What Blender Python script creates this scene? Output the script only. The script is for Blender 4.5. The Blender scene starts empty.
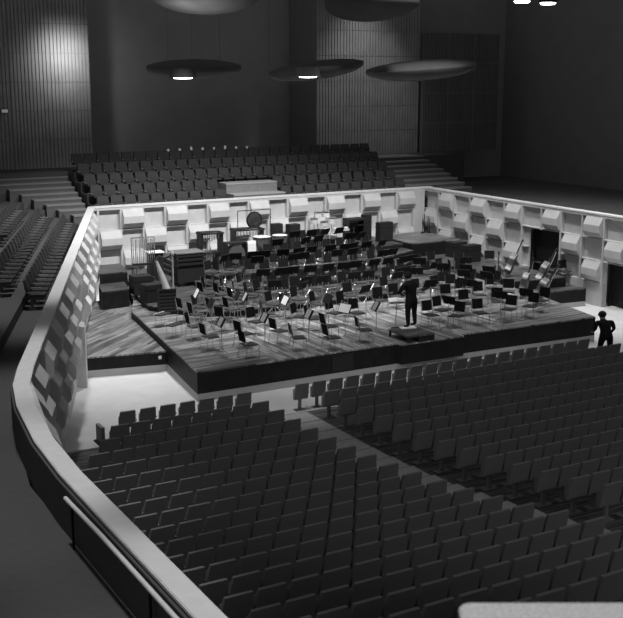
import bpy, bmesh, math, random
from mathutils import Vector, Matrix
random.seed(7)
PI = math.pi
COL = bpy.context.scene.collection
FLOOR, DECK, APRON = 0.0, 0.95, 0.70

# ------------------------------------------------------------------ materials
def mat(name, g, rough=0.6, spec=0.3, metal=0.0, var=0.0, scale=8.0, bump=0.0, sheen=0.0):
    m = bpy.data.materials.new(name); m.use_nodes = True
    nt = m.node_tree; b = nt.nodes['Principled BSDF']
    b.inputs['Roughness'].default_value = rough
    b.inputs['Specular IOR Level'].default_value = spec
    b.inputs['Metallic'].default_value = metal
    b.inputs['Sheen Weight'].default_value = sheen
    b.inputs['Base Color'].default_value = (g, g, g, 1)
    if var > 0:
        tc = nt.nodes.new('ShaderNodeTexCoord'); n = nt.nodes.new('ShaderNodeTexNoise')
        n.inputs['Scale'].default_value = scale; n.inputs['Detail'].default_value = 5
        r = nt.nodes.new('ShaderNodeValToRGB')
        lo, hi = g*(1-var), min(1, g*(1+var))
        r.color_ramp.elements[0].position = .3; r.color_ramp.elements[1].position = .7
        r.color_ramp.elements[0].color = (lo, lo, lo, 1); r.color_ramp.elements[1].color = (hi, hi, hi, 1)
        nt.links.new(tc.outputs['Object'], n.inputs['Vector'])
        nt.links.new(n.outputs['Fac'], r.inputs['Fac']); nt.links.new(r.outputs['Color'], b.inputs['Base Color'])
        if bump > 0:
            bp = nt.nodes.new('ShaderNodeBump'); bp.inputs['Strength'].default_value = bump
            nt.links.new(n.outputs['Fac'], bp.inputs['Height']); nt.links.new(bp.outputs['Normal'], b.inputs['Normal'])
    return m

def wood(name, g, angle, plank=0.14, rough=.40, contrast=.55):
    """planks running along `angle` (degrees from +x)"""
    m = bpy.data.materials.new(name); m.use_nodes = True
    nt = m.node_tree; b = nt.nodes['Principled BSDF']; L = nt.links.new
    tc = nt.nodes.new('ShaderNodeTexCoord'); mp = nt.nodes.new('ShaderNodeMapping')
    mp.inputs['Rotation'].default_value = (0, 0, -math.radians(angle))
    L(tc.outputs['Object'], mp.inputs['Vector'])
    br = nt.nodes.new('ShaderNodeTexBrick')
    br.inputs['Scale'].default_value = 1; br.inputs['Brick Width'].default_value = 1.6; br.inputs['Row Height'].default_value = plank
    br.inputs['Mortar Size'].default_value = .012; br.inputs['Mortar Smooth'].default_value = .3; br.inputs['Bias'].default_value = 0
    a, c = g*(1-contrast), g*(1+contrast)
    br.inputs['Color1'].default_value = (a, a, a, 1); br.inputs['Color2'].default_value = (c, c, c, 1)
    br.inputs['Mortar'].default_value = (g*.2, g*.2, g*.2, 1)
    L(mp.outputs['Vector'], br.inputs['Vector'])
    mp2 = nt.nodes.new('ShaderNodeMapping'); mp2.inputs['Scale'].default_value = (.5, 7, 1)
    L(mp.outputs['Vector'], mp2.inputs['Vector'])
    n = nt.nodes.new('ShaderNodeTexNoise'); n.inputs['Scale'].default_value = 1.4; n.inputs['Detail'].default_value = 6
    L(mp2.outputs['Vector'], n.inputs['Vector'])
    mr = nt.nodes.new('ShaderNodeMapRange'); mr.inputs['From Min'].default_value = .3; mr.inputs['From Max'].default_value = .7
    mr.inputs['To Min'].default_value = .45; mr.inputs['To Max'].default_value = 1.6
    L(n.outputs['Fac'], mr.inputs['Value'])
    mx = nt.nodes.new('ShaderNodeVectorMath'); mx.operation = 'SCALE'
    L(br.outputs['Color'], mx.inputs[0]); L(mr.outputs['Result'], mx.inputs['Scale'])
    L(mx.outputs['Vector'], b.inputs['Base Color'])
    b.inputs['Roughness'].default_value = rough; b.inputs['Specular IOR Level'].default_value = .4
    return m

def emit(name, e):
    m = bpy.data.materials.new(name); m.use_nodes = True
    b = m.node_tree.nodes['Principled BSDF']
    b.inputs['Emission Color'].default_value = (1, 1, 1, 1); b.inputs['Emission Strength'].default_value = e
    return m

M = dict(
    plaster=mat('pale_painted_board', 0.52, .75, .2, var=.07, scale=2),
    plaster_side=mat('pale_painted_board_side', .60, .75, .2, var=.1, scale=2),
    rail=mat('pale_rail', 0.75, .6, .3, var=.05, scale=5),
    floor=mat('pale_linoleum', .70, .5, .35, var=.06, scale=1.5),
    darkfloor=wood('dark_parquet', 0.17, 0, .12, .7, .2),
    terrace=mat('dark_carpet', 0.1, .9, .1, var=.15, scale=20),
    balcony=mat('balcony_carpet', 0.095, .95, .05, var=.05, scale=9),
    step=mat('speckled_terrazzo', 0.22, .8, .2, var=.3, scale=25),
    nosing=mat('step_nosing', 0.36, .6, .3),
    aisle=mat('aisle_carpet', 0.6, .9, .1, var=.12, scale=12),
    deck_u=wood('deck_boards_across', 0.21, 4, .13),
    deck_v=wood('deck_boards_lengthwise', 0.27, -88, .16),
    apron=wood('apron_boards', 0.2, 42, .13),
    riser=wood('riser_boards', 0.085, 8, .13),
    fascia=mat('black_fascia', 0.014, .6, .2, var=.3, scale=3),
    plinth=mat('grey_plinth', 0.42, .7, .2),
    blackpaint=mat('black_paint', .022, .5, .3),
    stallseat=mat('stalls_upholstery', 0.31, .95, .03),
    choirseat=mat('terrace_upholstery', 0.055, .9, .12, var=.1, scale=30),
    choirshell=mat('terrace_seat_shell', 0.25, .5, .4),
    chairpad=mat('black_vinyl', .012, .8, .08),
    chairseat=mat('worn_black_vinyl', .045, .4, .5),
    chrome=mat('chrome_tube', .75, .22, .6, metal=1.0),
    satin=mat('satin_steel', .55, .35, .5, metal=1.0),
    blackmetal=mat('black_metal', .018, .7, .12),
    paper=mat('white_paper', 0.88, .8, .1),
    paper_grey=mat('printed_paper', .45, .8, .1, var=.25, scale=30),
    cloth=mat('white_cloth', .78, .9, .1),
    drumskin=mat('drum_skin', .72, .5, .3),
    drumshell=mat('pearl_drum_shell', .55, .3, .5, var=.2, scale=20),
    dimstep=mat('dim_step', .12, .8, .2, var=.2, scale=20),  # darker copy of the step colour, weak light put into it
    dimnose=mat('dim_nosing', .24, .7, .2),  # nosing colour likewise darkened to stand for weak light
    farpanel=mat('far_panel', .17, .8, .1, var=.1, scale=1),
    ribwood=mat('lit_rib_varnish', 0.17, .3, .5, var=.3, scale=6),  # lighter than the fronts, rib highlights put into the colour
    greylid=mat('grey_lid', .16, .5, .3, var=.2, scale=3),
    copper=mat('dull_copper', .32, .35, .5, metal=.8),
    bronze=mat('dark_bronze', .16, .38, .5, metal=.9, var=.25, scale=10),
    varnish=mat('dark_varnish', 0.04, .3, .5, var=.2, scale=4),
    maple=mat('pale_maple', 0.4, .3, .5, var=.12, scale=5),
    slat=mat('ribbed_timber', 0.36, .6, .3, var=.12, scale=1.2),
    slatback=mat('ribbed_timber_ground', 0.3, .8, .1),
    organ=mat('black_drape', 0.42, .95, .05, var=.06, scale=1),
    hallwall=mat('dark_hall_wall', 0.34, .9, .1, var=.05, scale=1),
    disc=mat('grey_reflector', 0.14, .8, .2, var=.08, scale=2),
    cable=mat('steel_cable', .2, .5, .3),
    suit=mat('black_suit', .016, .9, .1),
    skin=mat('skin', .25, .6, .3),
    hair=mat('dark_hair', .02, .7, .2),
    lamp=emit('lamp_glass', 9.0), sign=emit('sign_glass', .10),
    trim_glint=mat('white_trim_and_glint', .85, .4, .5),
)

# ------------------------------------------------------------------ mesh helpers
class MB:
    def __init__(s): s.v, s.f = [], []
    def add(s, vs, fs):
        o = len(s.v); s.v += [tuple(v) for v in vs]; s.f += [tuple(i+o for i in f) for f in fs]; return s
    def box(s, x0, y0, z0, x1, y1, z1):
        return s.add([(x0,y0,z0),(x1,y0,z0),(x1,y1,z0),(x0,y1,z0),(x0,y0,z1),(x1,y0,z1),(x1,y1,z1),(x0,y1,z1)],
                     [(0,3,2,1),(4,5,6,7),(0,1,5,4),(1,2,6,5),(2,3,7,6),(3,0,4,7)])
    def prism(s, pts, z0, z1):          # polygon (counter-clockwise) in xy
        n = len(pts); vs = [(p[0],p[1],z0) for p in pts]+[(p[0],p[1],z1) for p in pts]
        return s.add(vs, [tuple(range(n-1,-1,-1)), tuple(range(n,2*n))]+[(i,(i+1)%n,(i+1)%n+n,i+n) for i in range(n)])
    def extr(s, prof, axis, a0, a1):    # profile (u,v) extruded along x or y
        n = len(prof)
        if axis == 'x': vs = [(a0,u,v) for u,v in prof]+[(a1,u,v) for u,v in prof]
        else: vs = [(u,a0,v) for u,v in prof]+[(u,a1,v) for u,v in prof]
        return s.add(vs, [tuple(range(n-1,-1,-1)), tuple(range(n,2*n))]+[(i,(i+1)%n,(i+1)%n+n,i+n) for i in range(n)])
    def tube(s, path, r, n=6):
        path = [Vector(p) for p in path]; rs = r if isinstance(r,(list,tuple)) else [r]*len(path)
        vs = []; N = len(path)
        d0 = (path[1]-path[0]).normalized(); ref = Vector((0,0,1)) if abs(d0.z) < .9 else Vector((1,0,0))
        for i,p in enumerate(path):
            d = (path[min(i+1,N-1)]-path[max(i-1,0)]).normalized()
            a = d.cross(ref)
            if a.length < 1e-3: a = d.cross(Vector((0,1,0)))
            a.normalize(); b = d.cross(a)
            for k in range(n):
                t = 2*PI*k/n; vs.append(p+(a*math.cos(t)+b*math.sin(t))*rs[i])
        fs = [tuple(range(n-1,-1,-1)), tuple(range((N-1)*n, N*n))]
        for i in range(N-1):
            for k in range(n):
                fs.append((i*n+k, i*n+(k+1)%n, (i+1)*n+(k+1)%n, (i+1)*n+k))
        return s.add(vs, fs)
    def lathe(s, prof, c=(0,0,0), n=20):    # prof: (r,z)
        vs = []
        for r,z in prof:
            for k in range(n):
                t = 2*PI*k/n; vs.append((c[0]+r*math.cos(t), c[1]+r*math.sin(t), c[2]+z))
        fs = [tuple(range(n-1,-1,-1)), tuple(range((len(prof)-1)*n, len(prof)*n))]
        for i in range(len(prof)-1):
            for k in range(n): fs.append((i*n+k, i*n+(k+1)%n, (i+1)*n+(k+1)%n, (i+1)*n+k))
        return s.add(vs, fs)
    def xf(s, m):
        s.v = [tuple(m @ Vector(v)) for v in s.v]; return s
    def merge(s, o): return s.add(o.v, o.f)
    def mesh(s, name, m, smooth=False, bevel=0):
        me = bpy.data.meshes.new(name); me.from_pydata(s.v, [], s.f); me.materials.append(m)
        bm = bmesh.new(); bm.from_mesh(me); bmesh.ops.recalc_face_normals(bm, faces=bm.faces)
        if bevel: bmesh.ops.bevel(bm, geom=bm.edges[:], offset=bevel, segments=2, affect='EDGES', clamp_overlap=True)
        bm.to_mesh(me); bm.free()
        if smooth:
            for p in me.polygons: p.use_smooth = True
            me.set_sharp_from_angle(angle=math.radians(40))
        return me
def obj(name, mb, m, parent=None, smooth=False, bevel=0, loc=None):
    o = bpy.data.objects.new(name, mb.mesh(name, M[m] if isinstance(m,str) else m, smooth, bevel)); COL.objects.link(o)
    if parent: o.parent = parent
    if loc: o.location = loc
    return o
def struct(name, mb, m, parent=None, **k):
    o = obj(name, mb, m, parent, **k)
    if not parent: o['kind'] = 'structure'
    return o
def tag(o, label, cat, group=None):
    o['label'] = label; o['category'] = cat
    if group: o['group'] = group
    return o
def thing(name, label, cat, loc=(0,0,0), rz=0, group=None):
    o = bpy.data.objects.new(name, None); COL.objects.link(o); o.location = loc; o.rotation_euler = (0,0,rz)
    o.empty_display_size = .1
    return tag(o, label, cat, group)
def dup(root, loc, rz, label, group=None, skip=()):
    r = root.copy(); COL.objects.link(r); r.location = loc; r.rotation_euler = (0,0,rz); r['label'] = label
    if group: r['group'] = group
    for ch in list(root.children):
        if ch.name.split('.')[0] in skip: continue
        c = ch.copy(); COL.objects.link(c); c.parent = r
        for g in ch.children:
            d = g.copy(); COL.objects.link(d); d.parent = c
    return r
ORD = ['first','second','third','fourth','fifth','sixth','seventh','eighth','ninth','tenth','eleventh','twelfth','thirteenth','fourteenth',
       'fifteenth','sixteenth','seventeenth','eighteenth','nineteenth','twentieth','twenty-first','twenty-second','twenty-third','twenty-fourth',
       'twenty-fifth','twenty-sixth','twenty-seventh','twenty-eighth','twenty-ninth','thirtieth','thirty-first','thirty-second','thirty-third']

# ------------------------------------------------------------------ camera
F = 1080.0; CX, CY = 311.5, 309.0; PITCH = math.atan((309-75)/F); YAW = math.radians(29.5)
CAMP = Vector((-12.540, -29.212, 9.75))
cam = bpy.data.cameras.new('camera'); co = bpy.data.objects.new('camera', cam); COL.objects.link(co)
co.location = CAMP; co.rotation_euler = (PI/2-PITCH, 0, -YAW)
cam.sensor_width = 36; cam.lens = F/623*36; cam.clip_end = 300; cam.clip_start = .1
cam.dof.use_dof = True; cam.dof.focus_distance = 40; cam.dof.aperture_fstop = 3.6
bpy.context.scene.camera = co
def ray(x, y):
    u, v = (x-CX)/F, (y-CY)/F
    d = Vector((u, math.cos(PITCH)-v*math.sin(PITCH), -math.sin(PITCH)-v*math.cos(PITCH)))
    return Vector((d.x*math.cos(YAW)+d.y*math.sin(YAW), -d.x*math.sin(YAW)+d.y*math.cos(YAW), d.z))
def at(x, y, z):                       # where the sight line through a pixel meets the level z
    d = ray(x, y); t = (z-CAMP.z)/d.z; return CAMP+d*t
def atY(x, y, Y):
    d = ray(x, y); t = (Y-CAMP.y)/d.y; return CAMP+d*t

# ------------------------------------------------------------------ the setting
# left wall: outer top line from (2.43,17.48) to (-7.63,-8.77), then bends to run straight back
A = Vector((2.43,17.48)); B = Vector((-7.50,-8.45)); C3 = Vector((-8.28,-12.9)); D4 = Vector((-8.33,-24.0))
LD = (B-A).normalized(); LN = Vector((-LD.y, LD.x))       # along (towards camera), inward normal
struct('floor', MB().prism([(-9,-2.45),(27,-2.45),(27,17.3),(20.9,17.3),(-6,17.3)], -.2, 0), 'floor')
def rake(y):   # floor level of the stalls
    return 0 if y > -5.5 else .0105*(-y-5.5)**2
rows_y = [-2.55-.92*k for k in range(18)]
mb = MB()
for k in range(22):
    y1 = -2.45-.92*k; z = rake(y1-.5)
    z -= (.06 if k == 0 else .0)
    mb.box(-9, y1-.92, -.6, 27, y1, z-.004)
struct('floor_stalls', mb, 'darkfloor')

def wall_grid(name, L, n_cells, pitch, start, boxes, doors, m='plaster', rows=((2.92,3.82),(1.98,2.88),(1.04,1.94)), H=3.93, T=.27, niche=.2, PD=.24, trim=0.0):
    """local frame: x along the wall, y=0 the inner face, +y into the room, z up. boxes: set of (row,col). doors: (x0,x1,z1)"""
    mb = MB()
    zb = [0]; 
    def inside_door(x0, x1, z0, z1):
        return any(x0 < d[1]-.01 and x1 > d[0]+.01 and z0 < d[2]-.01 for d in doors)
    xs = sorted(set([0.0, L]+[max(0,start+i*pitch) for i in range(n_cells+1) if start+i*pitch <= L]+[d[0] for d in doors]+[d[1] for d in doors]))
    zs = sorted(set([0,H]+[z for r in rows for z in r]+[d[2] for d in doors]))
    for a, b in zip(xs, xs[1:]):
        for c, d in zip(zs, zs[1:]):
            if inside_door(a, b, c, d): continue
            isn = None
            for ri, (r0, r1) in enumerate(rows):
                if c >= r0-.001 and d <= r1+.001: isn = ri
            mid = (a+b)/2
            if isn is not None and start <= mid <= start+n_cells*pitch:
                e0 = .05 if any(abs(a-(start+i*pitch)) < .01 for i in range(n_cells+1)) else 0
                e1 = .05 if any(abs(b-(start+i*pitch)) < .01 for i in range(n_cells+1)) else 0
                mb.box(a, -T, c, b, -niche, d)
                if e0: mb.box(a, -niche, c, a+e0, 0, d)
                if e1: mb.box(b-e1, -niche, c, b, 0, d)
            else:
                mb.box(a, -T, c, b, 0, d)
    w = struct(name, mb, m)
    blk = None
    for (r, c) in boxes:
        r0, r1 = rows[r]; x0 = start+c*pitch+.05; x1 = x0+pitch-.10-trim; h = r1-r0
        if x1 > L+.01 or inside_door(x0+.1, x1-.1, r0, r1): continue
        mb = MB().extr([(-niche+.001,r0+.02),(.02,r0+.04),(PD,r0+.30*h),(PD,r0+.64*h),(.02,r1),(-niche+.001,r1)], 'x', x0, x1)
        o = obj('acoustic_block', mb, m, w)
    return w
def place(o, p, ang): o.location = (p[0],p[1],0); o.rotation_euler = (0,0,ang)
# back wall: local x runs -X so that +y (into room) = -Y  => rotate by pi
BL, BR = 2.6, 20.62; YB = 17.3
cols = int((BR-BL)/1.07)
# boxes measured on the top row start at x = 3.97 + 2.14 k
start_b = BR-19.04-1.07   # local coordinate of the low edge of the last measured box (x 19.04..20.11)
s0 = start_b+.17
nb = int((BR-BL-s0)/1.07)
boxes = set()
for c in range(nb+1):
    if c % 2 == 0: boxes |= {(0,c),(2,c)}
    else: boxes |= {(1,c)}
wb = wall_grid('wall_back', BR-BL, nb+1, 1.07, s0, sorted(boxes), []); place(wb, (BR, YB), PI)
# right wall: inner face x=20.62, local x along -Y from the corner; +y into room = -X : rotate by -90deg gives x->-Y, y->+X ; so use mirrored: start at near end, x->+Y, y->-X (rotate +90)
RL = 24.0; y0r = YB-RL
pr = 1.315; ncell = 17
sr = (YB-.02-16.09) # first niche width
# cell c (from the corner) spans y from 16.09+1.315-... ; cell1 = box 16.09..14.775
base = 16.09+pr      # far edge of cell 0
# local coordinate of near edge of cell i : base-(i+1)*pr - y0r
n_r = 16; start_r = base-n_r*pr-y0r
def rc(i): return n_r-1-i
bx = set()
for i in range(n_r):
    if i % 2 == 1: bx |= {(0,rc(i)),(2,rc(i))}
    else: bx |= {(1,rc(i))}
doors = [(6.97-y0r, 9.12-y0r, 2.85), (1.4-y0r, 4.14-y0r, 1.95)]
wr = wall_grid('wall_right', RL, n_r, pr, start_r, sorted(bx), doors, trim=.24, PD=.2); place(wr, (20.62, y0r), PI/2)
# black panel behind each door, painted in for the lobby's dark
for nm,(a,b,z) in zip(('door_1','door_2'), doors):
    mb = MB().box(21.25, a+y0r, 0, 21.33, b+y0r, z+.1)
    d = struct(nm, mb, 'blackpaint'); obj('door_frame', MB().box(21.08, a+y0r-.08, 0, 21.24, a+y0r, z+.1).box(21.08, b+y0r, 0, 21.24, b+y0r+.08, z+.1).box(21.08,a+y0r,z,21.24,b+y0r,z+.1), 'blackpaint', d)
# left wall (inner face is .35 inside the outer line)
ang = math.atan2(LD.y, LD.x)      # local x -> LD ; local y -> rotate 90ccw of LD = (-LD.y, LD.x) = LN  (inward)
LL = (B-A).length
bl = set(); nl = 25; start_l = .5
for c in range(nl):
    if c % 2 == 0: bl |= {(0,c),(2,c)}
    else: bl |= {(1,c)}
p = A+LN*.26
LDOOR = [(11.4, 13.1, 2.3)]
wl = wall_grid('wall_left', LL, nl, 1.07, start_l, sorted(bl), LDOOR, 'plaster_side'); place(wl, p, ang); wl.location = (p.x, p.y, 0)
# near part of the left wall, past the bend
def seg_wall(name, P, Q, m, n=3):
    d = (Q-P).normalized(); nn = Vector((-d.y, d.x)); L = (Q-P).length
    bs = set()
    for c in range(int(L/1.07)):
        if c % 2 == 0: bs |= {(0,c),(2,c)}
        else: bs |= {(1,c)}
    w = wall_grid(name, L, int(L/1.07), 1.07, .1, sorted(bs), [], m); q = P+nn*.26; w.location = (q.x,q.y,0); w.rotation_euler = (0,0,math.atan2(d.y,d.x)); return w
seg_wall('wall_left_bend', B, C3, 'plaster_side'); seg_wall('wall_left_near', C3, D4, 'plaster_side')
# coping on top of the walls: one continuous mitred strip, and the strip over back and right walls
def strip(path, o0, o1, z0, z1):
    pts = [Vector(p) for p in path]; n = len(pts); mb = MB()
    def off(i, o):
        ds = []
        if i > 0: ds.append((pts[i]-pts[i-1]).normalized())
        if i < n-1: ds.append((pts[i+1]-pts[i]).normalized())
        ns = [Vector((-d.y,d.x)) for d in ds]; a = sum(ns, Vector((0,0))).normalized(); k = 1/max(.3,a.dot(ns[0])); return pts[i]+a*o*k
    vs = []
    for i in range(n):
        a, b = off(i,o0), off(i,o1); vs += [(a.x,a.y,z0),(b.x,b.y,z0),(b.x,b.y,z1),(a.x,a.y,z1)]
    fs = [(0,1,2,3),(4*n-4,4*n-1,4*n-2,4*n-3)]
    for i in range(n-1):
        for k in range(4): fs.append((4*i+k, 4*i+4+k, 4*i+4+(k+1)%4, 4*i+(k+1)%4))
    return mb.add(vs, fs)
bend = [A]
for t in (0.0,): pass
# soften the bend
path = [A, B+LD*-.5, Vector((-7.73,-9.2)), Vector((-8.02,-10.6)), Vector((-8.26,-12.6)), Vector((-8.34,-14.3)), D4]
struct('trim_1', strip(path, -.02, .30, 3.935, 4.0), 'rail', bevel=.012)
struct('trim_2', MB().box(2.5, 17.28, 3.935, 21.1, 17.62, 4.0), 'rail')
struct('trim_3', MB().box(20.6, y0r, 3.935, 20.95, 17.27, 4.0), 'rail')
# thin handrail outside the near wall
hr = thing('handrail', 'slim pale handrail running outside the near end of the left parapet', 'handrail', (0,0,0))
struct('trim_4', strip(path[1:], -.07, -.03, 0, 3.93), 'balcony')  # dark sheet added so the outer wall face reads as unlit
hp = [(-8.47,-14.9,3.86),(-8.47,-16.5,3.90),(-8.47,-19,3.90),(-8.47,-23,3.90)]
obj('rail', MB().tube(hp, .032, 10), 'rail', hr, smooth=True)
for y in (-15.2,-18.2,-21.2): obj('post', MB().tube([(-8.47,y,3.2),(-8.47,y,3.86)], .02, 8), 'blackmetal', hr)

# side terrace outside the left wall: broad dark levels stepping up away from it
def leftline(o, t): q = A-LN*o+LD*t; return q
for i in range(6):
    o0, o1 = .02+1.0*i, .02+1.0*(i+1)
    q = [leftline(o0,-7), leftline(o1,-7), leftline(o1,29.5), leftline(o0,29.5)]
    struct('floor_side_terrace', MB().prism([(v.x,v.y) for v in q], 0, 3.05+.32*i), 'terrace')
struct('floor_side_balcony', MB().prism([(-8.4,-27),(-8.36,-12.5),(-7.62,-8.3),(-13.5,-6.2),(-13.5,-27)], 2.6, 3.2), 'balcony')
# choir terrace behind the back wall
TZ = [3.45,3.85,4.3,4.75,5.15]; TY = [17.8+.9*i for i in range(5)]
for i in range(5):
    x0, x1 = 3.1, 20.3
    if i < 2:
        mb = MB().box(3.1, TY[i], 0, 9.75, TY[i]+.9, TZ[i]).box(12.6, TY[i], 0, 20.3, TY[i]+.9, TZ[i])
    else: mb = MB().box(x0, TY[i], 0, x1, TY[i]+.9, TZ[i])
    struct('floor_choir_terrace', mb, 'terrace')
struct('floor_choir_gangway', MB().box(-6, 22.3, 0, 27, 27.4, 5.2), 'terrace')
def steps(name, spec, label, m='dimstep', mn='dimnose'):
    """spec: list of (x0,x1,y0,y1,z)"""
    t = thing(name, label, 'steps', (spec[0][0], spec[0][2], 0))
    ox, oy = spec[0][0], spec[0][2]
    for (x0,x1,y0,y1,z) in spec:
        s_ = obj('tread', MB().box(x0-ox,y0-oy,0,x1-ox,y1-oy,z-.05), m, t)
        obj('nosing', MB().box(x0-ox,y0-oy-.03,z-.06,x1-ox,y1-oy,z), mn, s_)
    return t
steps('gangway_steps', [(9.78,12.57,17.8,18.65,4.12),(9.78,12.57,18.67,19.58,4.58)], 'two broad speckled steps cut into the middle of the terrace seats', 'step', 'nosing')
spec = []
for k in range(9):
    y = 18.6+.5*k; z = 3.5+.21*k; xr = 2.98
    xl = 2.0-.42*k if k > 0 else 2.1
    spec.append((xl, xr, y, y+.5 if k < 8 else 24.0, z))
steps('corner_staircase', spec, 'wide flight of dim grey steps at the left end of the terrace')
spec = []
for k in range(8):
    y = 18.2+.55*k; z = 3.75+.21*k
    spec.append((20.35, 24.4-.08*k, y, y+.55 if k < 7 else 23.9, z))
steps('side_staircase', spec, 'wide flight of dim grey steps at the right end of the terrace')
# rear wall of the hall, ribbed panels, black organ drape
YW = 27.5
struct('wall_hall_rear', MB().box(-8, YW, 0, 34, YW+.3, 17), 'organ')
struct('wall_hall_right', MB().box(34, -20, 0, 34.3, YW, 17), 'hallwall')
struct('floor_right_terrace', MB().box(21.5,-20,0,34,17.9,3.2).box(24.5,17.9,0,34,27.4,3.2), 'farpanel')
def ribbed(name, x0, x1, z0, z1, y, pitch, blocks_x, blocks_z, m='slat', depth=.045, parent=None, kind='structure'):
    mb = MB().box(x0, y, z0, x1, y+(3.1 if x1 < 26 else .2), z1)
    r = struct(name, mb, 'slatback')
    bx_ = [x0+(x1-x0)*i/blocks_x for i in range(blocks_x+1)]; bz = [z0+(z1-z0)*i/blocks_z for i in range(blocks_z+1)]
    s = MB()
    for a,b in zip(bx_,bx_[1:]):
        for c,d in zip(bz,bz[1:]):
            n = max(1,int((b-a)/pitch))
            for k in range(n):
                xx = a+.02+(b-a-.04)*(k+.14)/n; w = (b-a)/n*.7
                dd = depth+random.uniform(-.008,.008)
                s.box(xx, y-dd, c+.02, xx+w, y, d-.02)
    obj('slats', s, m, r)
    return r
ribbed('wall_ribbed_left', -3.0, 5.01, 5.2, 16.4, 24.3, .17, 4, 8)
ribbed('wall_ribbed_right', 18.03, 25.0, 5.2, 16.4, 24.3, .19, 4, 8)
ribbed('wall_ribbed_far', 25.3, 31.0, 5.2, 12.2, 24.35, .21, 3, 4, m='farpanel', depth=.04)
sg = obj('exit_sign', MB().box(-.17,-.04,-.09,.17,.04,.09), 'blackpaint'); p = atY(4.5,111,24.15); sg.location = p
tag(sg, 'tiny faint illuminated sign on the ribbed wall at far left', 'sign')
sp = obj('sign_face', MB().box(-.15,-.055,-.075,.15,-.041,.075), 'sign', sg)

# ------------------------------------------------------------------ stage
def platform(name, pts, z0, z1, top, label, cat='stage', plinth=None, board=None, group=None):
    c = (pts[0][0], pts[0][1]); P = [(x-c[0], y-c[1]) for x,y in pts]
    t = thing(name, label, cat, (c[0],c[1],z0), 0, group)
    h = z1-z0
    zt = h-.05
    zl = plinth if plinth else 0
    obj('fascia', MB().prism(P, zl, zt), 'fascia', t)
    o = obj('deck', MB().prism(P, zt, h), top, t)
    if plinth: 
        cx = sum(p[0] for p in P)/len(P); cy = sum(p[1] for p in P)/len(P)
        obj('plinth', MB().prism([((x-cx)*1.0+cx,(y-cy)*1.0+cy) for x,y in P], 0, zl), 'plinth', t)
    return t
stage_pts = [(0,0),(7.3,0),(7.35,-.22),(9.9,-.25),(9.95,0),(16.0,-.25),(16.55,2.3),(17.0,4.5),(17.0,16.7),(3.3,16.7),(2.75,13.4),(2.05,11.0),(1.3,9.2)]
st = thing('stage', 'wide dark boarded concert stage with black fascia and pale plinth', 'stage', (0,0,0))
sp_ = [(0,0),(7.3,0),(9.95,0),(16.0,-.25),(16.55,2.3),(17.0,4.5),(17.0,16.7),(3.3,16.7),(2.75,13.4),(2.05,11.0),(1.3,9.2)]
obj('plinth', MB().prism(sp_, 0, .24), 'plinth', st)
obj('fascia', MB().prism(stage_pts, .245, .90), 'fascia', st)
mbv = MB().prism([(2.6,0.0),(7.3,0),(7.35,-.22),(9.9,-.25),(9.95,0),(12.2,-.09),(13.0,4.5),(3.2,4.5)], .90, .95)
obj('deck', mbv, 'deck_v', st)
obj('deck', MB().prism([(0,0),(2.6,0),(3.2,4.5),(3.9,16.7),(3.3,16.7),(2.75,13.4),(2.05,11.0),(1.3,9.2)], .90, .95), 'deck_u', st)
obj('deck', MB().prism([(12.2,-.09),(16.0,-.25),(16.55,2.3),(17.0,4.5),(17.0,16.7),(3.9,16.7),(3.2,4.5),(13.0,4.5)], .90, .95), 'deck_u', st)
obj('fascia_rib', MB().box(4.75,-.02,.3,5.55,-.002,.85), 'blackpaint', st)
platform('stage_apron', [(-2.28,4.3),(.5,3.75),(1.27,9.2),(2.0,11.0),(2.5,12.8),(1.0,12.8)], 0, APRON, 'apron', 'lower wooden side platform between the stage and the left wall', plinth=.24)
# nested risers
TIERS = [([(1.9,8.9),(3.2,6.9),(4.4,6.4),(12.6,6.4),(14.6,7.9),(16.9,10.0),(16.9,16.7),(3.4,16.7),(2.85,13.4),(2.2,11.0)], DECK, 1.15),
         ([(5.0,11.4),(5.9,9.2),(12.6,9.2),(14.4,10.4),(16.9,12.3),(16.9,16.7),(5.0,16.7)], 1.15, 1.35),
         ([(5.1,13.2),(5.9,11.5),(13.6,11.5),(16.9,12.9),(16.9,16.7),(5.1,16.7)], 1.35, 1.55),
         ([(5.2,13.8),(16.9,13.8),(16.9,16.7),(5.2,16.7)], 1.55, 1.75)]
tl = ['lowest broad orchestra riser across the stage','second orchestra riser up from the front','third orchestra riser up from the front','topmost orchestra riser along the back wall']
for (pts,z0,z1),l in zip(TIERS,tl): platform('orchestra_riser', pts, z0, z1, 'riser', l, 'riser', group='orchestra risers')
platform('orchestra_riser', [(17.02,5.0),(20.2,4.65),(20.2,13.5),(17.02,13.5)], 0, .78, 'riser', 'low black riser block at right beside the stage, on a pale plinth', 'riser', plinth=.22, group='orchestra risers')
platform('orchestra_riser', [(17.1,5.7),(19.7,5.4),(19.7,13.0),(17.1,13.0)], .78, 1.2, 'riser', 'upper black riser block at right, topmost beside the stage', 'riser', group='orchestra risers')
platform('orchestra_riser', [(17.3,13.6),(20.2,13.6),(20.2,16.8),(17.3,16.8)], 0, 1.75, 'deck_u', 'grey-topped riser block in the right back corner of the stage', 'riser', group='orchestra risers')
def inpoly(x, y, P):
    c = False; n = len(P)
    for i in range(n):
        x1,y1 = P[i]; x2,y2 = P[(i+1)%n]
        if (y1 > y) != (y2 > y) and x < (x2-x1)*(y-y1)/(y2-y1)+x1: c = not c
    return c
def ground(x, y):
    z = DECK
    for P,_,z1 in TIERS:
        if inpoly(x,y,P): z = z1
    if x > 17.02:
        z = .78 if y > 4.95 else DECK
        if 17.1 < x < 19.7 and 5.65 < y < 13: z = 1.2
        if x > 17.3 and y > 13.6: z = 1.75
    return z
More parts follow.
